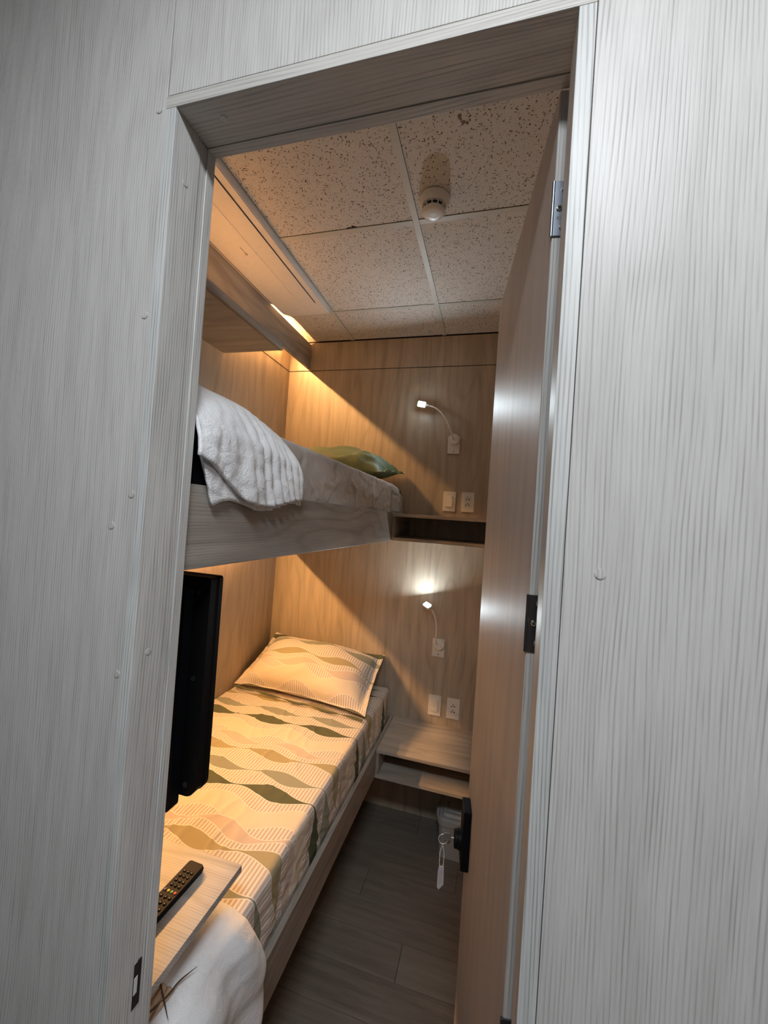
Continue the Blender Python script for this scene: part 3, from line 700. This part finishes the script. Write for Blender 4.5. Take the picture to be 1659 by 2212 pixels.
# ---- electrical plates on the far wall
def plate_bm(x, z, w=0.0745, h=0.119):
    bm = newbm(); bm = rounded(bm, x-w/2, z-h/2, x+w/2, z+h/2, YF-0.0078, YF-0.0014, 0.003, 3, 'y'); return bm
def light_switch(x, z, lab_):
    t = thing('light_switch', lab_, 'light switch', (x, YF, z), 0, None)
    obj('plate', plate_bm(x, z), 'white_pl', t)
    obj('inner_frame', box((x-0.0225, YF-0.0088, z-0.0355), (x+0.0225, YF-0.0079, z+0.0355), 0.0004), 'white_pl', t)
    for s in (1, -1):
        bm = newbm(); add_box(bm, (x-0.0195, YF-0.0125, min(0, s*0.0335)+z+0.0005), (x+0.0195, YF-0.0089, max(0, s*0.0335)+z-0.0005), 0.0008)
        for v in bm.verts:
            if v.co.y < YF-0.011: v.co.y -= 0.004*(v.co.x-x+0.0195)/0.039
        r = obj('rocker', bm, 'white_pl', t); obj('index_mark', box((x+0.013, YF-0.0166, z+s*0.022-0.003), (x+0.0142, YF-0.0159, z+s*0.022+0.003)), 'logo_grey', r)
def outlet(x, z, lab_, shiny=False):
    t = thing('power_outlet', lab_, 'power outlet', (x, YF, z), 0, None)
    obj('plate', plate_bm(x, z), 'white_pl', t)
    obj('socket_block', box((x-0.018, YF-0.0092, z-0.0345), (x+0.018, YF-0.0079, z+0.0345), 0.0006), 'white_pl' if not shiny else 'film', t)
    for s in (1, -1):
        for dx, dz, w, h in ((0, 0.0085, 0.0030, 0.0030), (-0.0078, -0.002, 0.0035, 0.0030), (0.0078, -0.002, 0.0038, 0.0034)):
            bm = newbm(); add_cyl(bm, (x+dx, YF-0.0096, z+s*0.0165+dz), (0, 1, 0), w, 0.0006, 10); obj('pin_hole', bm, 'dark', t)
M['film'] = plain('clear_film_over_plastic', (0.72, 0.70, 0.66), 0.12)
light_switch(0.0975, 1.9015, 'double light switch above the upper bedside shelf')
outlet(0.2075, 1.9030, 'double power outlet with shiny film above the upper bedside shelf', True)
light_switch(0.0905, 0.674, 'double light switch above the lower bedside shelf')
outlet(0.2005, 0.673, 'double power outlet with six dark pin holes above the lower bedside shelf')

# ---- gooseneck reading lamps plugged into wall plates
def reading_lamp(px, pz, disc, path, face, lab_, plab, wall_spot):
    t = thing('socket_plate', plab, 'power outlet', (px, YF, pz), 0)
    obj('plate', plate_bm(px, pz, 0.072, 0.106), 'white_pl', t)
    bm = newbm(); add_cyl(bm, (px+0.001, YF-0.0086, pz-0.040), (0, 1, 0), 0.0032, 0.0007, 12); obj('screw_hole', bm, 'dark', t)
    t = thing('reading_lamp', lab_, 'lamp', (disc[0], YF-0.01, disc[1]), 0)
    bm = newbm(); add_lathe(bm, (disc[0], YF-0.0090, disc[1]), (0, -1, 0), [(0.031, 0), (0.032, 0.003), (0.032, 0.018), (0.030, 0.021), (0.012, 0.0225)], 40); obj('plug_disc', bm, 'white_pl', t, True)
    P = smooth_pts(path, 8); n = len(P)
    bm = newbm(); add_tube(bm, P, [0.0066 if i < 6 else 0.0046 for i in range(n)], 12); obj('gooseneck', bm, 'white_pl', t, True)
    tip = Vector(path[-1]); d = (P[-1]-P[-8]).normalized(); f = Vector(face).normalized()
    # head: rounded box whose lens looks along f
    xax = d-f*d.dot(f); xax.normalize(); yax = f.cross(xax)
    hm = Matrix((( xax.x, yax.x, f.x, tip.x+xax.x*0.026), (xax.y, yax.y, f.y, tip.y+xax.y*0.026), (xax.z, yax.z, f.z, tip.z+xax.z*0.026), (0, 0, 0, 1)))
    bm = rounded(newbm(), -0.026, -0.017, 0.026, 0.017, -0.012, 0.004, 0.007, 5, 'z'); bmesh.ops.transform(bm, verts=bm.verts, matrix=hm); h = obj('lamp_head', bm, 'white_pl', t, True)
    bm = newbm(); add_tube(bm, [tip-d*0.022, tip-d*0.008, tip+d*0.004], [0.0055, 0.009, 0.0115], 14); obj('collar', bm, 'grey_pl', h, True)
    bm = rounded(newbm(), -0.0235, -0.0145, 0.0235, 0.0145, 0.0042, 0.0060, 0.006, 5, 'z'); bmesh.ops.transform(bm, verts=bm.verts, matrix=hm); obj('lens', bm, 'lens', h, True)
    c = hm @ Vector((0, 0, 0.012))
    l = bpy.data.lights.new('reading_lamp_glow', 'POINT'); l.shadow_soft_size = 0.012; l.energy = LAMP_E*wall_spot; l.color = (0.80, 0.93, 1.0)
    o = bpy.data.objects.new('reading_lamp_glow', l); COL.objects.link(o); o.location = hm @ Vector((0, 0, 0.04))
    l = bpy.data.lights.new('reading_lamp_light', 'AREA'); l.size = 0.03; l.energy = LAMP_E; l.color = (0.80, 0.93, 1.0)
    o = bpy.data.objects.new('reading_lamp_light', l); COL.objects.link(o); o.location = c; o.rotation_euler = f.to_track_quat('-Z', 'Y').to_euler()
    return t
up = [(0.1035, 0.925, 2.268), (0.096, 0.905, 2.290), (0.077, 0.895, 2.339), (0.047, 0.888, 2.397), (0.012, 0.88, 2.437), (-0.021, 0.872, 2.456), (-0.048, 0.865, 2.463), (-0.070, 0.862, 2.467)]
lo = [(0.088, 0.925, 1.043), (0.080, 0.902, 1.056), (0.078, 0.895, 1.094), (0.077, 0.89, 1.15), (0.067, 0.885, 1.205), (0.052, 0.875, 1.241), (0.035, 0.868, 1.268)]
reading_lamp(0.103, 2.245, (0.106, 2.277), up, (-0.12, -0.96, -0.12), 'lit gooseneck reading lamp on the far wall above the upper bunk shelf', 'ivory socket plate behind the upper reading lamp', 0.12)
reading_lamp(0.091, 1.018, (0.096, 1.042), lo, (-0.20, -0.55, 0.80), 'lit gooseneck reading lamp on the far wall below the upper shelf', 'ivory socket plate behind the lower reading lamp', 0.013)

# ---- television on the inside of the front wall, seen from behind
tv = thing('television', 'black flat television hung over the foot of the lower bunk, seen from behind', 'television', (-0.55, -0.78, 1.40), 0)
x0, x1, z0, z1 = -0.915, -0.187, 1.180, 1.625
bm = rounded(newbm(), x0, z0+0.0, x1, z1, -0.790, -0.765, [0.007, 0.007, 0.02, 0.024], 5, 'y'); obj('rear_cover', bm, 'black', tv, True)
bm = rounded(newbm(), x0-0.001, z0-0.001, x1+0.001, z1+0.001, -0.7645, -0.753, [0.006, 0.006, 0.006, 0.022], 5, 'y'); obj('bezel', bm, 'black', tv, True)
obj('screen', box((x0+0.012, -0.7528, z0+0.02), (x1-0.012, -0.7515, z1-0.012)), 'black2', tv)
bm = rounded(newbm(), x0+0.03, z0-0.022, x1-0.038, z1-0.022, -0.815, -0.7905, 0.010, 4, 'y', 0.0); obj('back_bulge', bm, 'black2', tv, True)
for z in (1.593, 1.418, 1.203):
    bm = newbm(); add_lathe(bm, (-0.212, -0.7905, z), (0, -1, 0), [(0.0052, 0), (0.0052, 0.001), (0.0040, 0.0012), (0.0034, -0.0010), (0.0024, -0.001), (0.0020, 0.0006)], 18); obj('screw', bm, 'dkmetal', tv, True)
obj('wall_mount', box((-0.62, YI+0.001, 1.33), (-0.48, -0.8155, 1.47), 0.003), 'black', tv)
bm = newbm(); add_tube(bm, smooth_pts([(-0.250, -0.823, 1.315), (-0.236, -0.824, 1.290), (-0.232, -0.824, 1.250), (-0.243, -0.824, 1.205), (-0.262, -0.823, 1.172)], 6), 0.0022, 8); obj('cable', bm, 'dkmetal', tv, True, label='thin grey cable')

# ---- wooden ledge under the television with the remote control
lg = thing('wall_ledge', 'pale wooden ledge over the foot of the lower bunk', 'shelf', (-0.6, YI, 0.86), 0)
obj('board', box((-1.04, YI+0.001, 0.864), (-0.1935, -0.586, 0.882), 0.0008), 'ledge', lg)
rm = thing('remote_control', 'black television remote with coloured buttons on the wooden ledge', 'remote control', (-0.29, -0.715, 0.882), 0)
rx, ry, rl, rw = -0.288, -0.632, 0.175, 0.042   # top centre, length towards the camera
cth = Matrix.Translation((rx, ry, 0.8825)) @ Matrix.Rotation(math.radians(-2), 4, 'Z')
def rmt(bm): bmesh.ops.transform(bm, verts=bm.verts, matrix=cth); return bm
bm = rounded(newbm(), -rw/2+0.002, -rl, rw/2-0.002, 0, 0.0, 0.007, 0.006, 4, 'z', -0.04); obj('lower_shell', rmt(bm), 'black2', rm, True)
bm = rounded(newbm(), -rw/2, -rl-0.001, rw/2, 0.001, 0.0072, 0.0165, 0.006, 4, 'z', 0.03); b = obj('body', rmt(bm), 'black', rm, True)
M['btn'] = plain('rubber_button', (0.008, 0.008, 0.009), 0.6, spec=0.12); M['mark'] = plain('white_print', (0.6, 0.6, 0.6), 0.6)
for nm, cc in (('b', (0.03, 0.07, 0.30)), ('y', (0.80, 0.66, 0.05)), ('g', (0.13, 0.42, 0.10)), ('r', (0.72, 0.05, 0.07))): M['c_'+nm] = plain('button_'+nm, cc, 0.5)
def button(x, y, r, mat, mk=True):
    bm = newbm(); add_lathe(bm, (x, y, 0.0164), (0, 0, 1), [(r, 0), (r, 0.0012), (r*0.85, 0.0018), (r*0.3, 0.0019)], 14); b_ = obj('button', rmt(bm), mat, rm, True)
    if mk:
        bm = newbm(); add_box(bm, (x-r*0.55, y-0.0004, 0.0183), (x+r*0.55, y+0.0003, 0.01845)); add_box(bm, (x+r*0.1, y-0.0012, 0.0183), (x+r*0.45, y, 0.01845)); obj('print', rmt(bm), 'mark', rm)
for r in range(4):
    for c_ in range(3): button(-0.0105+0.0105*c_, -0.031-0.0125*r, 0.0036, 'btn')
for k, q in enumerate('bygr'): button(-0.0142+0.0093*k, -0.0835, 0.0034, 'c_'+q, False)
for r in range(5):
    for c_ in range(3): button(-0.0115+0.0115*c_, -0.097-0.0135*r, 0.0036 if c_ != 1 else 0.0042, 'btn')

# ---- small bin on the floor under the lower shelf
tb = thing('waste_bin', 'small grey plastic lidded bin on the floor under the lower bedside shelf', 'bin', (0.275, 0.80, 0), 0)
bm = rounded(newbm(), 0.186, 0.690, 0.376, 0.900, 0.002, 0.175, 0.030, 6, 'z', -0.08)
obj('body', bm, 'grey_pl', tb, True)
obj('rim', rounded(newbm(), 0.172, 0.674, 0.390, 0.916, 0.1755, 0.198, 0.036, 6, 'z', 0.0), 'grey_pl', tb, True)
ld = obj('lid', rounded(newbm(), 0.176, 0.678, 0.386, 0.912, 0.1985, 0.212, 0.036, 6, 'z', 0.06), 'grey_pl', tb, True)
obj('lid_step', rounded(newbm(), 0.196, 0.700, 0.366, 0.890, 0.2122, 0.224, 0.026, 6, 'z', 0.08), 'grey_pl', ld, True)
M['gloss'] = plain('glossy_grey_plastic', (0.42, 0.43, 0.45), 0.15)
bm = newbm(); add_tube(bm, smooth_pts([(0.222, 0.80, 0.226), (0.222, 0.735, 0.229), (0.232, 0.725, 0.230), (0.33, 0.725, 0.230), (0.342, 0.735, 0.229), (0.342, 0.80, 0.226)], 5), 0.0055, 10); obj('handle', bm, 'gloss', ld, True)
obj('hinge_lug', rounded(newbm(), 0.160, 0.765, 0.1715, 0.825, 0.158, 0.196, 0.005, 3, 'z'), 'grey_pl', tb, True)
obj('clasp', box((0.255, 0.6755, 0.135), (0.305, 0.6735, 0.172), 0.0005), 'grey_pl', tb)
M['sticker'] = plain('faded_brown_sticker', (0.30, 0.24, 0.19), 0.7)
bm = newbm(); add_cyl(bm, (0.233, 0.6830, 0.105), (0, 1, 0), 0.018, 0.001, 24); obj('sticker', bm, 'sticker', tb)
